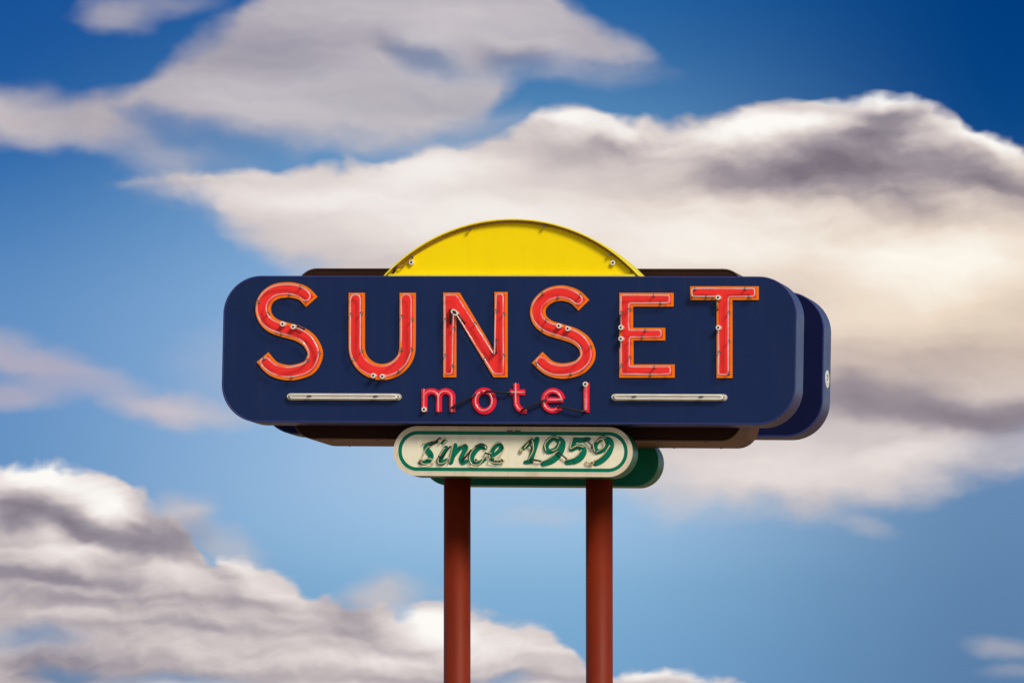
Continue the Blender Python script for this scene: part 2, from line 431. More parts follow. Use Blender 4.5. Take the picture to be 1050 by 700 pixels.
# small letters of "motel": crimson channel strokes, one tube down the middle
def small_letter(strokes, w, label, tubes, ends):
    bm = bmesh.new()
    for i, s in enumerate(strokes):
        closed = math.dist(s[0], s[-1]) < 0.5 and len(s) > 4
        if closed:
            s = s[:-1]; n = len(s)
            def off(d):
                out = []
                for k in range(n):
                    a, b = s[k-1], s[(k+1) % n]; tx, tz = b[0]-a[0], b[1]-a[1]; L = math.hypot(tx, tz)
                    out.append((s[k][0]-tz/L*d, s[k][1]+tx/L*d))
                return out
            ring_prism(bm, to_w(off(w/2)), to_w(off(-w/2)), L_FRONT-.0006*i, L_BACK-.0005*i)
        else:
            prism(bm, to_w(stroke(s, w)), L_FRONT-.0006*i, L_BACK-.0005*i)
    lt = part('small_letter', bm, 'crimson', label=label)
    yy = L_FRONT-.03
    for t in tubes:
        bm = bmesh.new()
        pts = resample([(*q,) for q in to_w(t)], .015)
        t3 = [(p[0], yy, p[1]) for p in pts]
        tube(bm, [(t3[0][0], L_FRONT+.005, t3[0][2])]+t3+[(t3[-1][0], L_FRONT+.005, t3[-1][2])], .0085, 8)
        part('neon_tube', bm, 'tube', lt)
    for e in ends:
        x, z = P(*e); bm = bmesh.new()
        puck(bm, x, z, L_BACK, yy-.01, .026, 0, 14); puck(bm, x, z, yy-.0095, yy-.013, .013, 1, 10)
        part('electrode_housing', bm, ['ceramic', 'black'], lt)
    return lt
def arcp(cx, cy, rx, ry, a0, a1, n=18): return [(cx+rx*math.cos(R(a0+(a1-a0)*k/n)), cy-ry*math.sin(R(a0+(a1-a0)*k/n))) for k in range(n+1)]
sh = 1.2    # tubes look shifted by their standoff; keep them on the stroke
m_a = [Z2(417, 521), Z2(417, 622)]
m_b = [Z2(417, 560)] + arcp(*Z2(450, 556), 32/4.375, 27/4.375, 170, 0, 10) + [Z2(482, 580), Z2(482, 622)]
m_c = [Z2(482, 560)] + arcp(*Z2(513, 556), 30/4.375, 27/4.375, 170, 0, 10) + [Z2(542, 580), Z2(542, 622)]
small_letter([m_a, m_b, m_c], 6.0, 'letter m', [m_a, m_b, m_c], [Z2(419, 612)])
o_ = arcp(*Z2(686, 573), 9.3, 10.6, 90, 450, 32)
small_letter([o_], 6.2, 'letter o', [arcp(*Z2(686, 573), 8.6, 10.0, 120, 460, 30)], [])
t_a = [Z3(44, 528), Z3(44, 600), Z3(46, 628), Z3(58, 648), Z3(76, 658), Z3(94, 656)]
t_b = [Z3(14, 570), Z3(86, 570)]
small_letter([t_a, t_b], 6.0, 'letter t', [t_a, t_b], [])
e_a = [Z3(172, 606), Z3(268, 606)] 
e_b = arcp(*Z3(221, 610), 9.6, 10.2, 8, 318, 26)
small_letter([e_b, e_a], 5.6, 'letter e', [arcp(*Z3(221, 610), 9.2, 9.9, 0, 300, 22), e_a], [])
l_a = [Z3(380, 524), Z3(380, 666)]
small_letter([l_a], 6.0, 'letter l', [[Z3(376, 530), Z3(378, 660)], [Z3(384, 540), Z3(384, 655)]], [Z3(378, 532)])
# blacked-out tube runs linking the small letters
for a, b in ((Z2(540, 608), Z2(645, 546)), (Z2(692, 534), Z2(808, 535)), (Z3(70, 660), Z3(190, 605)), (Z3(245, 642), Z3(376, 662))):
    A = P(*a); B = P(*b)
    pts = [(A[0], -.02, A[1])]+[(A[0]+(B[0]-A[0])*t, -.052-.006*math.sin(3.1*t), A[1]+(B[1]-A[1])*t+.006*math.sin(6.2*t)) for t in [.04+.92*k/8 for k in range(9)]]+[(B[0], -.02, B[1])]
    bm = bmesh.new(); tube(bm, pts, .012, 8)
    part('blackout_tube', bm, 'black')

# white light bars left and right of the small word
def light_bar(pa, pb, label):
    A = Vector(P(*pa)); B = Vector(P(*pb)); h = 3.5*PZ
    bm = bmesh.new(); pts = []
    for k in range(9):
        a = R(90+180*k/8); pts.append((A.x+h*math.cos(a)*1.1+h, A.y+h*math.sin(a)))
    for k in range(9):
        a = R(-90+180*k/8); pts.append((B.x+h*math.cos(a)*1.1-h, B.y+h*math.sin(a)))
    prism(bm, pts, -.012, L_BACK)
    bar = part('light_bar', bm, 'white_tray', label=label, bevel=.003)
    for s in (-1, 1):
        bm = bmesh.new()
        zz = s*h*.52
        pts = [(A.x+h, -.05, A.y)]+[(A.x+h*1.6+(B.x-A.x-h*3.2)*t, -.055+.002*math.sin(t*11+s), A.y+(B.y-A.y)*t+zz) for t in [k/16 for k in range(17)]]+[(B.x-h, -.05, B.y)]
        tube(bm, pts, .0095, 8)
        part('neon_tube', bm, 'tube_white', bar)
    for x, z in ((A.x+h*.8, A.y), (B.x-h*.8, B.y)):
        bm = bmesh.new(); puck(bm, x, z, -.011, -.045, .02, 0, 12); puck(bm, x, z, -.0445, -.049, .011, 1, 10)
        part('electrode_housing', bm, ['ceramic', 'black'], bar)
    for t in (.2, .78):
        bm = bmesh.new()
        x = A.x+(B.x-A.x)*t; z = A.y+(B.y-A.y)*t
        prism(bm, [(x-.022, z-.010), (x+.018, z-.006), (x+.020, z+.009), (x-.02, z+.006)], -.010, -.068)
        part('tube_support', bm, 'metal', bar)
light_bar((294.6, 406.6), (411.6, 406.8), 'white light bar left of the word motel')
light_bar((627.2, 407.2), (745.6, 407.4), 'white light bar right of the word motel')

# ------------------------------------------------------------------ yellow half sun
def sun_disc():
    xl = P(391, 283)[0]; xr = P(655, 283)[0]; cx = (xl+xr)/2; hc = (xr-xl)/2
    ztop = P(522, 224.0)[1]; s = ztop-zt
    r = (hc*hc+s*s)/(2*s); cz = ztop-r; a0 = math.asin(hc/r)
    def arc(rr, zmin, n=60):
        a = math.acos(max(-1, min(1, (zmin-cz)/rr)))
        return [(cx+rr*math.sin(-a+2*a*k/n), cz+rr*math.cos(-a+2*a*k/n)) for k in range(n+1)]
    zb_ = zt+.002
    y0, y1 = 0.012, 0.485; wall = .016
    bm = bmesh.new()
    prism(bm, arc(r-wall, zb_), 0.085, 0.105)
    disc = part('sun_disc', bm, 'yellow', tilt=True, label='yellow half sun')
    O = arc(r, zb_); I = arc(r-wall, zb_)
    bm = bmesh.new(); n = len(O)
    vs = [[bm.verts.new((x, y, z)) for x, z in L] for L, y in ((O, y0), (I, y0), (O, y1), (I, y1))]
    for i in range(n-1):
        A, B, C, D = vs
        for q in ((A[i], B[i], B[i+1], A[i+1]), (C[i], C[i+1], D[i+1], D[i]), (A[i], A[i+1], C[i+1], C[i]), (B[i], D[i], D[i+1], B[i+1])):
            bm.faces.new(q)
    for e in (0, n-1): bm.faces.new([vs[k][e] for k in (0, 1, 3, 2)])
    part('rim', bm, 'yellow_side', disc, tilt=True, bevel=.004)
    # bottom lip
    lip = [(xl+.05, zb_), (xr-.05, zb_), (xr-.07, zb_+.022), (xl+.07, zb_+.022)]
    bm = bmesh.new(); prism(bm, lip, y0+.02, .084); part('bottom_lip', bm, 'yellow_side', disc, tilt=True)
    # tube following the rim
    ta = arc(r-.032, zb_+.05)
    bm = bmesh.new(); t3 = [(x, .055+.004*math.sin(i*.4), z) for i, (x, z) in enumerate(ta)]
    p0 = P(401, 279); p1 = P(422, 268.8); 
    tube(bm, [(t3[0][0]+.02, .08, t3[0][2])]+t3+[(t3[-1][0]-.02, .08, t3[-1][2])], .0095, 8)
    part('neon_tube', bm, 'tube_dark', disc, tilt=True)
    bm = bmesh.new()
    q = [(p0[0], .09, p0[1]), (p0[0]+.06, .05, p0[1]+.06), (p0[0]+.10, .04, p0[1]+.05), (p0[0]+.17, .05, p1[1]+.012), (p1[0], .06, p1[1])]
    tube(bm, catmull(q, 6), .008, 8, 0)
    part('loose_cable', bm, 'tube_dark', disc); bm = bmesh.new()
    q = [(p0[0]-.01, .10, p0[1]-.012), (p0[0]+.03, .04, p0[1]+.02), (p0[0]+.05, .05, p0[1]+.09), (p0[0]+.09, .06, p0[1]+.12)]
    tube(bm, catmull(q, 6), .011, 8)
    part('loose_cable', bm, 'black', disc)
    for e in ((422.5, 269.2), (629, 269.6)):
        x, z = P(*e, .08); bm = bmesh.new(); puck(bm, x, z, .086, .045, .026, 0, 14); puck(bm, x, z, .0455, .041, .012, 1, 10)
        part('electrode_housing', bm, ['ceramic', 'black'], disc)
    for e in ((421.5, 261), (482.3, 233.2), (559, 231), (627.5, 259)):
        x, z = P(*e, .08)
        # keep the bracket inside the rim
        d = math.hypot(x-cx, z-cz)
        if d > r-.05: x = cx+(x-cx)*(r-.05)/d; z = cz+(z-cz)*(r-.05)/d
        bm = bmesh.new(); puck(bm, x, z, .086, .03, .007, 0, 8); puck(bm, x, z, .035, .02, .015, 1, 10)
        part('tube_support', bm, ['tube_white', 'metal'], disc)
sun_disc()

# ------------------------------------------------------------------ small green and cream sign under it
def small_cabinet(y0, y1, front, label):
    xa = P(405.8, 462, 0.22)[0]; xb = P(650.8, 462, 0.22)[0]
    z1 = P(526, 437.2, 0.22)[1]; z0 = P(526, 488.2, 0.22)[1]
    if front: z1 = min(z1, zb-.004)
    z1 = min(z1, zb-.004)
    r = (z1-z0)/2*.985
    bm = bmesh.new()
    prism(bm, rrect(xa, xb, z0, z1, r, 20), y0, y1)
    c = part('small_sign_cabinet', bm, 'green_side', tilt=True, label=label, bevel=.008)
    s = -1 if front else 1
    yf = y0 if front else y1
    def rr(d): return rrect(xa+d, xb-d, z0+d, z1-d, r-d, 20)
    u = PX*.97
    def slab(name, o, i, mt, lift):
        bm = bmesh.new()
        ya, yb = sorted((yf-s*.002, yf+s*lift))
        if i is None: prism(bm, o, ya, yb)
        else: ring_prism(bm, o, i, ya, yb)
        return part(name, bm, mt, c, tilt=True)
    slab('border', rr(.0), rr(4.6*u), 'cream_rim', .018)
    slab('green_band', rr(4.6*u), rr(8.8*u), 'green', .012)
    slab('face_panel', rr(8.8*u), None, 'cream', .011)
    slab('trim_line', rr(4.4*u), rr(4.9*u), 'cream', .0205)
    return c, yf
fc, yf = small_cabinet(0.22, 0.54, True, 'near cream and green sign reading since 1959')
small_cabinet(1.76, 2.08, False, 'far green small sign cabinet facing away')
# two small clips on top of the band
for px in (523, 531):
    bm = bmesh.new(); x, z = P(px, 442, .19); prism(bm, [(x-.035, z-.006), (x+.03, z-.004), (x+.03, z+.008), (x-.03, z+.010)], .20, .175)
    part('clip', bm, 'metal', fc)

YS = yf-.012
A5 = lambda X, Y: (400+X/6.5625, 430+Y/6.5625)
B5 = lambda X, Y: (520+X/6.5625, 430+Y/6.5625)
def glyph(name, strokes, label, amber, black, ends=()):
    """brushed green character: strokes of varying width; aged glass outline; blacked-out bits"""
    bm = bmesh.new(); 
    for i, (pts, w0, wm, w1) in enumerate(strokes):
        c = catmull(pts, 7) if len(pts) > 2 else resample(pts, 1.0)
        n = len(c); w = []
        for k in range(n):
            t = k/(n-1); w.append(1.14*(w0*(1-t)**2 + wm*2*t*(1-t)*1.15 + w1*t*t))
        wp = to_w(c, .21); L = offset_path(wp, [x*PX/2 for x in w]); Rr = offset_path(wp, [-x*PX/2 for x in w])
        for k in range(n-1):
            d = YS-.004-.00025*(k % 29)-.002*i
            quad = [L[k], L[k+1], Rr[k+1], Rr[k]]
            vs = [bm.verts.new((x, d, z)) for x, z in quad]; bm.faces.new(vs)
            wv = [bm.verts.new((x, YS+.004, z)) for x, z in quad]
            for a in range(4): bm.faces.new((vs[a], wv[a], wv[(a+1) % 4], vs[(a+1) % 4]))
        for e, ww in ((wp[0], w[0]), (wp[-1], w[-1])):
            puck(bm, e[0], e[1], YS-.003-.0021*i, YS+.004, ww*PX/2*.96, 0, 10)
    g = part('script_character', bm, 'green', fc, label=label)
    return g
def glass(lines, y, r, name, m):
    for pts in lines:
        bm = bmesh.new()
        c = catmull(pts, 6) if len(pts) > 2 else resample(pts, 2)
        wp = to_w(c, .18)
        tube(bm, [(wp[0][0], YS-.004, wp[0][1])]+[(p[0], y, p[1]) for p in wp]+[(wp[-1][0], YS-.004, wp[-1][1])], r, 6)
        part(name, bm, m, fc)

G = [
 ('s', [([A5(*p) for p in [(318, 150), (280, 160), (247, 178), (247, 200), (272, 232), (272, 262), (240, 288), (202, 290)]], 2.5, 6.2, 3.2)]),
 ('i', [([A5(*p) for p in [(352, 152), (372, 138)]], 4.2, 4.8, 4.6), ([A5(*p) for p in [(376, 190), (345, 250), (332, 282), (350, 292), (385, 268)]], 4.6, 5.8, 2.6)]),
 ('n', [([A5(*p) for p in [(440, 172), (425, 220), (408, 288)]], 4.0, 5.2, 4.6), ([A5(*p) for p in [(425, 250), (470, 192), (508, 180), (508, 205), (482, 262), (488, 290), (515, 280)]], 3.0, 5.8, 3.0)]),
 ('c', [([A5(*p) for p in [(640, 188), (612, 178), (575, 205), (548, 250), (555, 285), (590, 294), (640, 268)]], 4.6, 6.2, 3.0)]),
 ('e', [([A5(*p) for p in [(678, 248), (722, 222), (752, 185), (732, 164), (700, 188), (680, 235), (690, 276), (720, 290), (762, 276)]], 2.8, 5.2, 2.8)]),
 ('1', [([B5(*p) for p in [(108, 192), (140, 165), (168, 140)]], 4.6, 4.4, 3.4), ([B5(*p) for p in [(202, 130), (180, 200), (155, 280)]], 4.4, 5.4, 4.6), ([B5(*p) for p in [(122, 287), (168, 282)]], 3.4, 3.6, 3.2)]),
 ('9', [([B5(*p) for p in [(352, 150), (318, 124), (280, 145), (262, 185), (282, 214), (325, 200), (350, 165)]], 4.2, 5.2, 3.2), ([B5(*p) for p in [(350, 128), (374, 160), (355, 225), (305, 275), (238, 300)]], 4.2, 6.4, 3.8)]),
 ('5', [([B5(*p) for p in [(452, 134), (500, 138), (552, 130)]], 4.0, 4.6, 3.4), ([B5(*p) for p in [(455, 136), (445, 165), (432, 202)]], 4.2, 4.6, 3.8), ([B5(*p) for p in [(432, 204), (480, 182), (516, 205), (500, 250), (458, 278), (400, 290)]], 3.4, 6.4, 3.8)]),
 ('9', [([B5(*p) for p in [(675, 150), (645, 124), (607, 148), (590, 188), (610, 216), (650, 202), (676, 168)]], 4.2, 5.2, 3.2), ([B5(*p) for p in [(676, 128), (700, 162), (682, 225), (640, 272), (592, 298)]], 4.2, 6.4, 3.8)]),
]
for nm, st in G:
    glyph(nm, st, 'green script character '+nm, None, None)
yg = YS-.032
amber = [
 [A5(*p) for p in [(220, 162), (245, 145), (300, 140), (240, 200), (225, 240), (200, 272)]],
 [A5(*p) for p in [(200, 275), (262, 262), (300, 285), (240, 300), (208, 290)]],
 [A5(*p) for p in [(330, 160), (360, 130), (385, 135), (360, 160)]],
 [A5(*p) for p in [(365, 190), (325, 260), (330, 295), (375, 285), (395, 255)]],
 [A5(*p) for p in [(425, 165), (395, 290)]],
 [A5(*p) for p in [(470, 180), (510, 160), (528, 190), (500, 250)]],
 [A5(*p) for p in [(650, 195), (615, 165), (565, 195), (535, 250), (550, 298), (600, 300), (640, 250), (680, 225)]],
 [A5(*p) for p in [(672, 262), (668, 215), (705, 165), (750, 155), (768, 195), (735, 245), (690, 258)]],
 [A5(*p) for p in [(660, 280), (705, 292), (765, 288), (750, 262), (700, 275)]],
 [B5(*p) for p in [(95, 215), (92, 190), (150, 130), (170, 122)]],
 [B5(*p) for p in [(115, 195), (165, 140), (175, 205), (140, 270)]],
 [B5(*p) for p in [(165, 275), (250, 275), (320, 225), (345, 215)]],
 [B5(*p) for p in [(262, 210), (255, 165), (300, 118), (345, 125)]],
 [B5(*p) for p in [(300, 210), (335, 195), (355, 150)]],
 [B5(*p) for p in [(440, 130), (425, 195), (470, 175), (515, 185)]],
 [B5(*p) for p in [(400, 270), (460, 250), (500, 205)]],
 [B5(*p) for p in [(590, 215), (580, 160), (625, 115), (660, 125)]],
 [B5(*p) for p in [(600, 150), (640, 130), (655, 180), (600, 220)]],
 [B5(*p) for p in [(690, 175), (640, 245), (560, 290), (530, 280)]],
 [B5(*p) for p in [(535, 290), (575, 300), (590, 270)]],
]
glass(amber, yg, .006, 'neon_tube', 'tube_amber')
blk = [
 [A5(*p) for p in [(335, 125), (285, 160), (262, 172)]],
 [A5(*p) for p in [(405, 180), (350, 250), (328, 248)]],
 [A5(*p) for p in [(545, 205), (515, 245), (495, 262)]],
 [A5(*p) for p in [(575, 180), (610, 165), (640, 175)]],
 [A5(*p) for p in [(640, 225), (670, 232)]],
 [B5(*p) for p in [(165, 268), (225, 278)]],
 [B5(*p) for p in [(345, 218), (398, 262)]],
 [B5(*p) for p in [(530, 130), (562, 165), (572, 182)]],
 [B5(*p) for p in [(170, 190), (150, 160), (165, 140)]],
]
glass(blk, yg-.006, .0085, 'blackout_tube', 'black')
for e in (A5(205, 275), A5(755, 275), A5(578, 272), B5(95, 210), B5(568, 292), B5(572, 190)):
    bm = bmesh.new(); x, z = P(*e, .18); puck(bm, x, z, YS+.002, yg+.004, .02, 0, 12); puck(bm, x, z, yg+.0045, yg, .012, 1, 10)
    part('electrode_housing', bm, ['tube_amber', 'black'], fc)

# ------------------------------------------------------------------ ground
bm = bmesh.new(); S = 6000
n = 40
g = [[bm.verts.new(((i/n-.5)*2*S, (j/n-.5)*2*S, 0)) for j in range(n+1)] for i in range(n+1)]
for i in range(n):
    for j in range(n): bm.faces.new((g[i][j], g[i+1][j], g[i+1][j+1], g[i][j+1]))
M['ground'] = mat('dry_desert_soil', (0.36, 0.23, 0.13), 0.95, 0.3, 0.35, bump=0.6, bscale=6, spec=0.2)
gr = link('ground', bm, 'ground'); gr['kind'] = 'structure'; gr['label'] = 'dry tan desert ground below the sign'

# ------------------------------------------------------------------ sun
SUN_AZ, SUN_EL = R(42), R(36)       # azimuth measured to the right of the sign's own facing direction
sdir = Vector((math.sin(SUN_AZ)*math.cos(SUN_EL), -math.cos(SUN_AZ)*math.cos(SUN_EL), math.sin(SUN_EL)))
ld = bpy.data.lights.new('sun', 'SUN'); lo = bpy.data.objects.new('sun', ld); col.objects.link(lo)
ld.energy = 3.0; ld.angle = R(17.0); ld.color = (1.0, 0.92, 0.82)
lo.rotation_euler = (-sdir).to_track_quat('-Z', 'Y').to_euler(); lo.location = (20, -20, 30)

# ------------------------------------------------------------------ sky and clouds (world)
w = bpy.data.worlds.new('World'); sc.world = w; w.use_nodes = True
nt = w.node_tree; nt.nodes.clear(); NN = nt.nodes; LL = nt.links
class X:
    def __init__(s, v): s.v = v
    def __add__(a, b): return mth('ADD', a, b)
    __radd__ = __add__
    def __mul__(a, b): return mth('MULTIPLY', a, b)
    __rmul__ = __mul__
    def __sub__(a, b): return mth('SUBTRACT', a, b)
    def __rsub__(a, b): return mth('SUBTRACT', b, a)
    def __truediv__(a, b): return mth('DIVIDE', a, b)
def put(sock, v):
    if isinstance(v, X): LL.new(v.v, sock)
    else: sock.default_value = v
def mth(op, a, b=None, c=None, clamp=False):
    n = NN.new('ShaderNodeMath'); n.operation = op; n.use_clamp = clamp
    put(n.inputs[0], a)
    if b is not None: put(n.inputs[1], b)
    if c is not None: put(n.inputs[2], c)
    return X(n.outputs[0])
def vecc(x, y, z=0.0):
    n = NN.new('ShaderNodeCombineXYZ')
    for i, v in enumerate((x, y, z)): put(n.inputs[i], v)
    return X(n.outputs[0])
def ss(v, a, b, lo=0.0, hi=1.0):
    n = NN.new('ShaderNodeMapRange'); n.interpolation_type = 'SMOOTHSTEP'
    put(n.inputs[0], v); n.inputs[1].default_value = a; n.inputs[2].default_value = b
    n.inputs[3].default_value = lo; n.inputs[4].default_value = hi
    return X(n.outputs[0])
def noise(vec, scale=1.0, detail=4, rough=0.55, dim='2D', out=0, dist=0.0):
    n = NN.new('ShaderNodeTexNoise'); n.noise_dimensions = dim
    put(n.inputs['Vector'], vec); n.inputs['Scale'].default_value = scale
    n.inputs['Detail'].default_value = detail; n.inputs['Roughness'].default_value = rough
    n.inputs['Distortion'].default_value = dist
    return X(n.outputs[out])
def curve(u, pts):
    """height of a cloud edge over bearing: pts = (u, v) in sky units"""
    n = NN.new('ShaderNodeFloatCurve'); mp = n.mapping; mp.use_clip = False
    U0, U1, V0, V1 = -100.0, 1150.0, -100.0, 800.0
    c = mp.curves[0]
    pts = [((a-U0)/(U1-U0), (b-V0)/(V1-V0)) for a, b in pts]
    c.points[0].location = pts[0]; c.points[1].location = pts[-1]
    for p in pts[1:-1]: c.points.new(*p)
    mp.update()
    put(n.inputs['Value'], (u-U0)/(U1-U0)); n.inputs['Factor'].default_value = 1
    return X(n.outputs[0])*(V1-V0)+V0
def blob(acc, cx, cy, rx, ry, rot=0.0, amp=1.0, core=0.15):
    # the running value rides along as z (scaled to nothing) so that the renderer evaluates one blob after another
    n = NN.new('ShaderNodeMapping'); n.vector_type = 'TEXTURE'
    put(n.inputs['Vector'], vecc(U_, V_, acc)); n.inputs['Location'].default_value = (cx, cy, 0)
    n.inputs['Rotation'].default_value = (0, 0, R(rot)); n.inputs['Scale'].default_value = (rx, ry, 1e6)
    m = NN.new('ShaderNodeVectorMath'); m.operation = 'LENGTH'; LL.new(n.outputs[0], m.inputs[0])
    return ss(X(m.outputs['Value']), 1.0, core, 0.0, amp)
def mixc(f, a, b):
    n = NN.new('ShaderNodeMix'); n.data_type = 'RGBA'; put(n.inputs[0], f)
    for s, v in ((n.inputs[6], a), (n.inputs[7], b)):
        if isinstance(v, X): LL.new(v.v, s)
        else: s.default_value = (*v, 1)
    return X(n.outputs[2])
def lin(r, g, b):
    f = lambda c: (c/255/12.92 if c/255 <= .04045 else ((c/255+.055)/1.055)**2.4)
    return (f(r), f(g), f(b))
def ramp(v, stops, lo, hi):
    n = NN.new('ShaderNodeValToRGB'); n.color_ramp.interpolation = 'B_SPLINE'
    put(n.inputs[0], mth('DIVIDE', v-lo, hi-lo, clamp=True))
    e = n.color_ramp.elements
    while len(e) < len(stops): e.new(0.5)
    for i, (p, c) in enumerate(stops):
        e[i].position = (p-lo)/(hi-lo); e[i].color = (*lin(*c), 1)
    return X(n.outputs[0])

tc = NN.new('ShaderNodeTexCoord'); sp = NN.new('ShaderNodeSeparateXYZ'); LL.new(tc.outputs['Generated'], sp.inputs[0])
dx, dy, dz = (X(sp.outputs[i]) for i in range(3))
# bearing and elevation of the sky direction, in units of 1/8000 radian
fx = dx*(-math.sin(AZ)) + dy*math.cos(AZ); rx_ = dx*math.cos(AZ) + dy*math.sin(AZ)
K = 8000.0
u = mth('ARCTAN2', rx_, fx)*(K*math.cos(EL)) + 525
v = 350 - (mth('ARCSINE', dz) - EL)*K
uv0 = vecc(u, v)
# turbulence: bend every edge
wv = vecc(u/95, v/60); wn = NN.new('ShaderNodeTexNoise'); wn.noise_dimensions = '2D'
put(wn.inputs['Vector'], wv); wn.inputs['Scale'].default_value = 1; wn.inputs['Detail'].default_value = 3; wn.inputs['Roughness'].default_value = .5
sc_ = NN.new('ShaderNodeVectorMath'); sc_.operation = 'MULTIPLY_ADD'
LL.new(wn.outputs['Color'], sc_.inputs[0]); sc_.inputs[1].default_value = (56, 34, 0); sc_.inputs[2].default_value = (-28, -17, 0)
ad = NN.new('ShaderNodeVectorMath'); ad.operation = 'ADD'; LL.new(sc_.outputs[0], ad.inputs[0]); LL.new(uv0.v, ad.inputs[1])
uv = X(ad.outputs[0]); s2 = NN.new('ShaderNodeSeparateXYZ'); LL.new(ad.outputs[0], s2.inputs[0]); U_ = X(s2.outputs[0]); V_ = X(s2.outputs[1])
fine = noise(vecc(U_/42, V_/26), 1, 3, .5) - 0.5
streak = noise(vecc((U_*.97+V_*.25)/170, (V_-U_*.08)/20), 1, 3, .5) - 0.5
# billows lit from the upper right: the cloud's relief sampled a step towards the sun
bw = lambda a, b: noise(vecc((U_+a)/60+7.3, (V_+b)/26), 1, 3, .5)
puff = (bw(0, 0) - bw(7, -8))*2.2

def region(top, bot, st, sb, na=14.0, nb=22.0, uu=U_, vv=V_):
    a = (vv-curve(uu, top)) + fine*na
    b = (curve(uu, bot)-vv) + fine*nb
    return ss(a, 0, st)*ss(b, 0, sb)
def union(a, b): return 1 - (1-a)*(1-b)

big = region([(-100, 205), (90, 192), (130, 178), (180, 170), (260, 168), (330, 163), (400, 156), (450, 150), (500, 140), (530, 127), (555, 112), (590, 106), (620, 112), (660, 117), (700, 120), (735, 119), (770, 111), (800, 104), (850, 97), (900, 93), (940, 97), (970, 110), (1000, 126), (1030, 137), (1150, 165)],
             [(-100, 150), (100, 196), (140, 212), (190, 226), (222, 232), (236, 252), (262, 276), (300, 296), (350, 310), (400, 360), (450, 430), (520, 500), (620, 520), (680, 548), (740, 546), (800, 545), (845, 552), (880, 545), (920, 534), (1000, 512), (1060, 504), (1150, 490)], 15, 55)
rightmask = 1
low = region([(-100, 480), (0, 471), (30, 468), (70, 470), (100, 477), (114, 484), (124, 494), (142, 506), (158, 522), (176, 526), (196, 548), (212, 567), (232, 562), (262, 570), (290, 581), (312, 598), (332, 598), (356, 612), (400, 614), (425, 622), (450, 613), (485, 614), (525, 632), (560, 645), (590, 668), (615, 683), (640, 684), (700, 682), (745, 690), (780, 712), (900, 740), (1150, 760)],
             [(-100, 900), (0, 900), (600, 900), (1150, 900)], 15, 30, 26, 0)
mass = region([(-100, 60), (0, 80), (25, 88), (60, 92), (100, 84), (135, 74), (160, 55), (180, 38), (215, 20), (240, 4), (262, -22), (300, -70), (540, -70), (580, -14), (615, 6), (650, 22), (680, 42), (715, 72), (1150, 160)],
              [(-100, 176), (0, 166), (50, 166), (90, 166), (130, 150), (155, 138), (200, 150), (250, 160), (300, 168), (350, 168), (400, 164), (450, 158), (490, 140), (515, 112), (540, 98), (575, 90), (620, 84), (655, 80), (690, 78), (720, 76), (1150, 76)], 38, 42, 8, 14)
dens = union(big, mass*0.82)
dens = union(dens, low)
for b in [(112, 20, 55, 24, 0, .55), (160, 8, 90, 20, 0, .35), (105, 135, 75, 32, 0, .6), (20, 120, 60, 42, 0, .55), (160, 165, 70, 30, 15, .35),
          (20, 366, 120, 34, 12, .6), (15, 408, 90, 24, 0, .55), (90, 395, 110, 26, 14, .4), (165, 418, 85, 22, 3, .7), (225, 425, 90, 22, 0, .35), (250, 380, 120, 70, 0, .18),
          (186, 526, 56, 30, 0, .75), (225, 556, 60, 24, 20, .5), (398, 610, 75, 34, 0, .75), (440, 138, 150, 30, -6, .45), (180, 150, 130, 40, 8, .22), (600, 75, 120, 20, 0, .2), (565, 532, 80, 18, 0, .30), (893, 542, 40, 14, 5, .35), (1025, 664, 52, 18, 5, .42), (1040, 690, 50, 14, 0, .25),
          (520, 470, 260, 70, 0, .16)]:
    dens = union(dens, blob(dens, *b, core=.1))
# holes where blue shows through
for b in [(440, 62, 70, 22, 18, .45), (530, 72, 60, 26, 0, .55), (220, 146, 90, 20, 10, .5), (150, 120, 50, 14, 10, .35), (50, 112, 60, 20, 0, .2), (110, 150, 60, 16, 0, .25), (30, 655, 75, 24, 0, .6), (75, 692, 60, 16, 0, .75), (180, 700, 120, 14, 0, .55), (520, 700, 60, 12, 0, .5), (1030, 455, 90, 24, -8, .25), (635, 520, 110, 60, 0, .6)]:
    dens = dens*(1-blob(dens, *b, core=.1))
dens = mth('MULTIPLY', dens, 1 + streak*0.35*(1-dens), clamp=True)

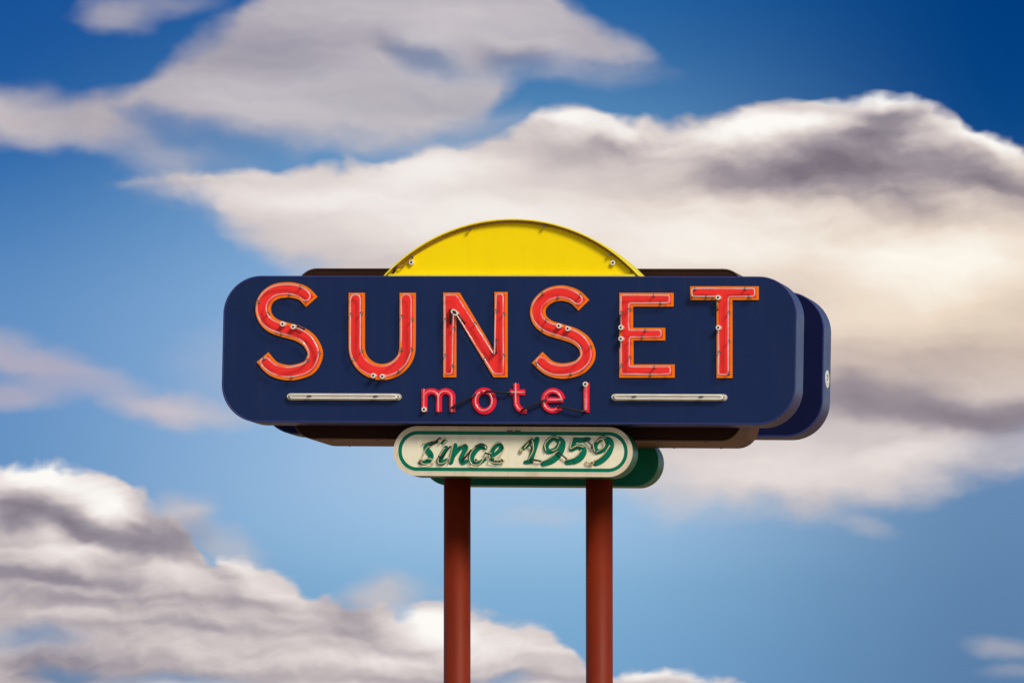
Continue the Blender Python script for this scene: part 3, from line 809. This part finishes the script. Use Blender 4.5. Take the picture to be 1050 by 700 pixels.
# how bright each stretch of cloud is: lit tops, shaded bellies
sh_ = X(0.60) if False else None
base = 0.68 + streak*0.055 + puff*(low*0.075 + blob(dens, 900, 170, 330, 110, 0, .09) + blob(dens, 610, 130, 160, 50, 0, .10) + 0.03) + dens*1e-6
def shade(lst):
    global base
    for b in lst: base = base + blob(base, *b, core=.05)
shade([ # the long cloud
 (600, 128, 120, 22, 5, .26), (760, 138, 170, 24, -8, .34), (905, 101, 150, 17, 0, .40), (1010, 140, 90, 18, 22, .30), (450, 172, 140, 26, -5, .20), (860, 130, 100, 14, 0, .12),
 (905, 128, 64, 30, 0, -.36), (875, 172, 120, 54, 0, -.36), (780, 178, 130, 30, -8, -.24), (680, 150, 120, 22, 0, -.14), (1010, 184, 110, 34, 14, -.32), (935, 210, 50, 30, 0, -.12),
 (600, 235, 320, 80, 0, .16), (420, 215, 260, 60, 0, .14), (590, 158, 100, 18, 0, -.10), (780, 250, 220, 60, 0, .16), (960, 270, 150, 60, 0, .27), (1040, 260, 90, 50, 0, .10), (900, 330, 220, 70, 0, .12),
 (940, 365, 200, 46, 0, -.14), (920, 412, 120, 34, 6, -.28), (1030, 430, 120, 30, 4, -.30), (860, 405, 60, 36, 0, -.12), (800, 480, 220, 46, 0, .14), (950, 465, 90, 24, -10, .12), (700, 520, 120, 30, 0, .05),
 (300, 200, 160, 30, 0, .12), (250, 178, 120, 12, 0, .06),
 # upper left mass
 (250, 100, 120, 40, 12, .08), (280, 50, 160, 40, 0, -.10), (460, 25, 110, 30, 0, .07), (420, 55, 80, 16, 15, -.16), (520, 62, 60, 22, 0, -.16), (430, 105, 120, 30, 0, -.06), (80, 120, 110, 50, 0, -.08), (615, 45, 70, 30, 20, -.05),
 # lower left heap
 (45, 488, 90, 26, 3, .36), (105, 520, 50, 34, 35, .34), (40, 475, 120, 12, 0, .10), (15, 528, 48, 24, 0, -.34), (70, 528, 60, 22, 18, -.26), (95, 545, 70, 22, 20, -.18), (150, 555, 80, 32, 15, -.26), (200, 545, 50, 26, 0, -.14),
 (70, 568, 90, 20, 0, .20), (40, 592, 170, 12, 3, -.20), (60, 612, 140, 14, 3, -.04), (180, 590, 60, 22, 15, .18), (240, 578, 40, 12, 15, .16), (280, 600, 60, 22, 20, .12), (200, 617, 160, 8, 3, -.10), (110, 630, 160, 10, 3, .10), (250, 645, 160, 10, 4, -.10), (180, 668, 130, 20, 0, .06), (90, 680, 150, 20, 0, -.12), (210, 694, 160, 12, 0, -.14),
 (360, 635, 60, 34, 20, -.18), (450, 640, 60, 30, 0, .26), (500, 655, 130, 30, 8, .20), (400, 675, 200, 14, 0, .12), (480, 697, 200, 10, 0, -.16), (680, 690, 110, 12, 0, .26), (1025, 664, 60, 20, 0, -.02), (80, 620, 260, 90, 8, -.10), (30, 385, 120, 50, 0, -.06), (200, 70, 260, 110, 0, -.05), (20, 515, 60, 20, 0, -.12), (60, 545, 30, 12, 0, .12), (125, 535, 40, 10, 30, -.14), (60, 690, 120, 30, 0, -.18), (160, 418, 90, 24, 0, .04)])
# thin cloud is dimmer than thick cloud unless it is lit from behind
warm = ss(u, 250, 1050)*ss(v, 90, 330)*ss(v, 460, 330, 0.0, 1.0)
bright = mth('MULTIPLY', base, 1.0, clamp=True)
def cramp(st):
    n = NN.new('ShaderNodeValToRGB'); n.color_ramp.interpolation = 'LINEAR'; put(n.inputs[0], bright)
    e = n.color_ramp.elements
    while len(e) < len(st): e.new(0.5)
    for i, (p, c) in enumerate(st): e[i].position = p; e[i].color = (*lin(*c), 1)
    return X(n.outputs[0])
cool_c = cramp([(0.0, (92, 88, 106)), (0.25, (122, 114, 126)), (0.45, (152, 144, 154)), (0.62, (192, 182, 184)), (0.8, (226, 216, 213)), (1.0, (253, 250, 246))])
warm_c = cramp([(0.0, (95, 82, 92)), (0.25, (132, 120, 128)), (0.45, (165, 150, 150)), (0.62, (207, 188, 174)), (0.8, (238, 220, 200)), (1.0, (255, 250, 238))])
cloud = mixc(warm, cool_c, warm_c)
cloud = mixc(ss(u, 330, 60)*ss(v, 320, 370)*ss(v, 470, 440)*0.5, cloud, lin(206, 178, 186))

# clear-sky colour: paler low down and towards the middle
cl = ramp(v, [(0, (20, 78, 150)), (120, (32, 92, 160)), (250, (62, 126, 188)), (350, (84, 142, 200)), (470, (80, 138, 194)), (580, (95, 150, 200)), (700, (58, 108, 155))], 0, 700)
cm = ramp(v, [(0, (25, 92, 160)), (120, (78, 132, 180)), (250, (130, 178, 222)), (350, (145, 188, 230)), (470, (160, 198, 234)), (540, (152, 194, 230)), (600, (122, 176, 216)), (700, (100, 158, 205))], 0, 700)
cr = ramp(v, [(0, (0, 60, 125)), (120, (2, 66, 132)), (250, (30, 90, 150)), (400, (85, 130, 180)), (500, (88, 134, 180)), (600, (74, 124, 170)), (700, (66, 116, 164))], 0, 700)
clear = mixc(ss(u, -60, 470), cl, cm); clear = mixc(ss(u, 560, 1040), clear, cr)
clear = mixc(ss(v, 120, 330, 0.0, 0.13), clear, lin(168, 172, 186))   # thin high haze

sky = NN.new('ShaderNodeTexSky'); sky.sky_type = 'NISHITA'; sky.sun_disc = False
sky.sun_elevation = SUN_EL; sky.sun_rotation = math.pi-SUN_AZ; sky.altitude = 1400; sky.air_density = 1.0; sky.dust_density = 0.6; sky.ozone_density = 2.0
STR = 0.1
sk = NN.new('ShaderNodeVectorMath'); sk.operation = 'SCALE'; LL.new(sky.outputs[0], sk.inputs[0]); sk.inputs['Scale'].default_value = STR
wide = X(sk.outputs[0])
# generic broken cloud everywhere else in the dome
gp = noise(vecc(dx/(dz+.25), dy/(dz+.25)), 1.6, 4, .55)
gd = ss(gp, .50, .68)*ss(dz, -.02, .05)
wide = mixc(gd*0.85, wide, mixc(gp, (.35, .34, .38), (1.0, .96, .92)))
inner = mixc(dens, clear, cloud)
ex = mth('MAXIMUM', mth('ABSOLUTE', u-525) - 620, mth('ABSOLUTE', v-350) - 450)
out = mixc(ss(ex, 0, 500), inner, wide)
inv = NN.new('ShaderNodeVectorMath'); inv.operation = 'SCALE'; LL.new(out.v, inv.inputs[0]); inv.inputs['Scale'].default_value = 1/STR
bg = NN.new('ShaderNodeBackground'); LL.new(inv.outputs[0], bg.inputs['Color']); bg.inputs['Strength'].default_value = STR
wo = NN.new('ShaderNodeOutputWorld'); LL.new(bg.outputs[0], wo.inputs['Surface'])

w.cycles.sampling_method = 'NONE'
sc.cycles.use_adaptive_sampling = True; sc.cycles.adaptive_threshold = 0.02
sc.cycles.max_bounces = 5; sc.cycles.diffuse_bounces = 2; sc.cycles.glossy_bounces = 2
sc.view_settings.view_transform = 'Standard'; sc.view_settings.look = 'None'
sc.view_settings.exposure = 0.0; sc.view_settings.gamma = 1.0; sc.view_settings.use_curve_mapping = False
sc.render.resolution_x = 1024; sc.render.resolution_y = 682
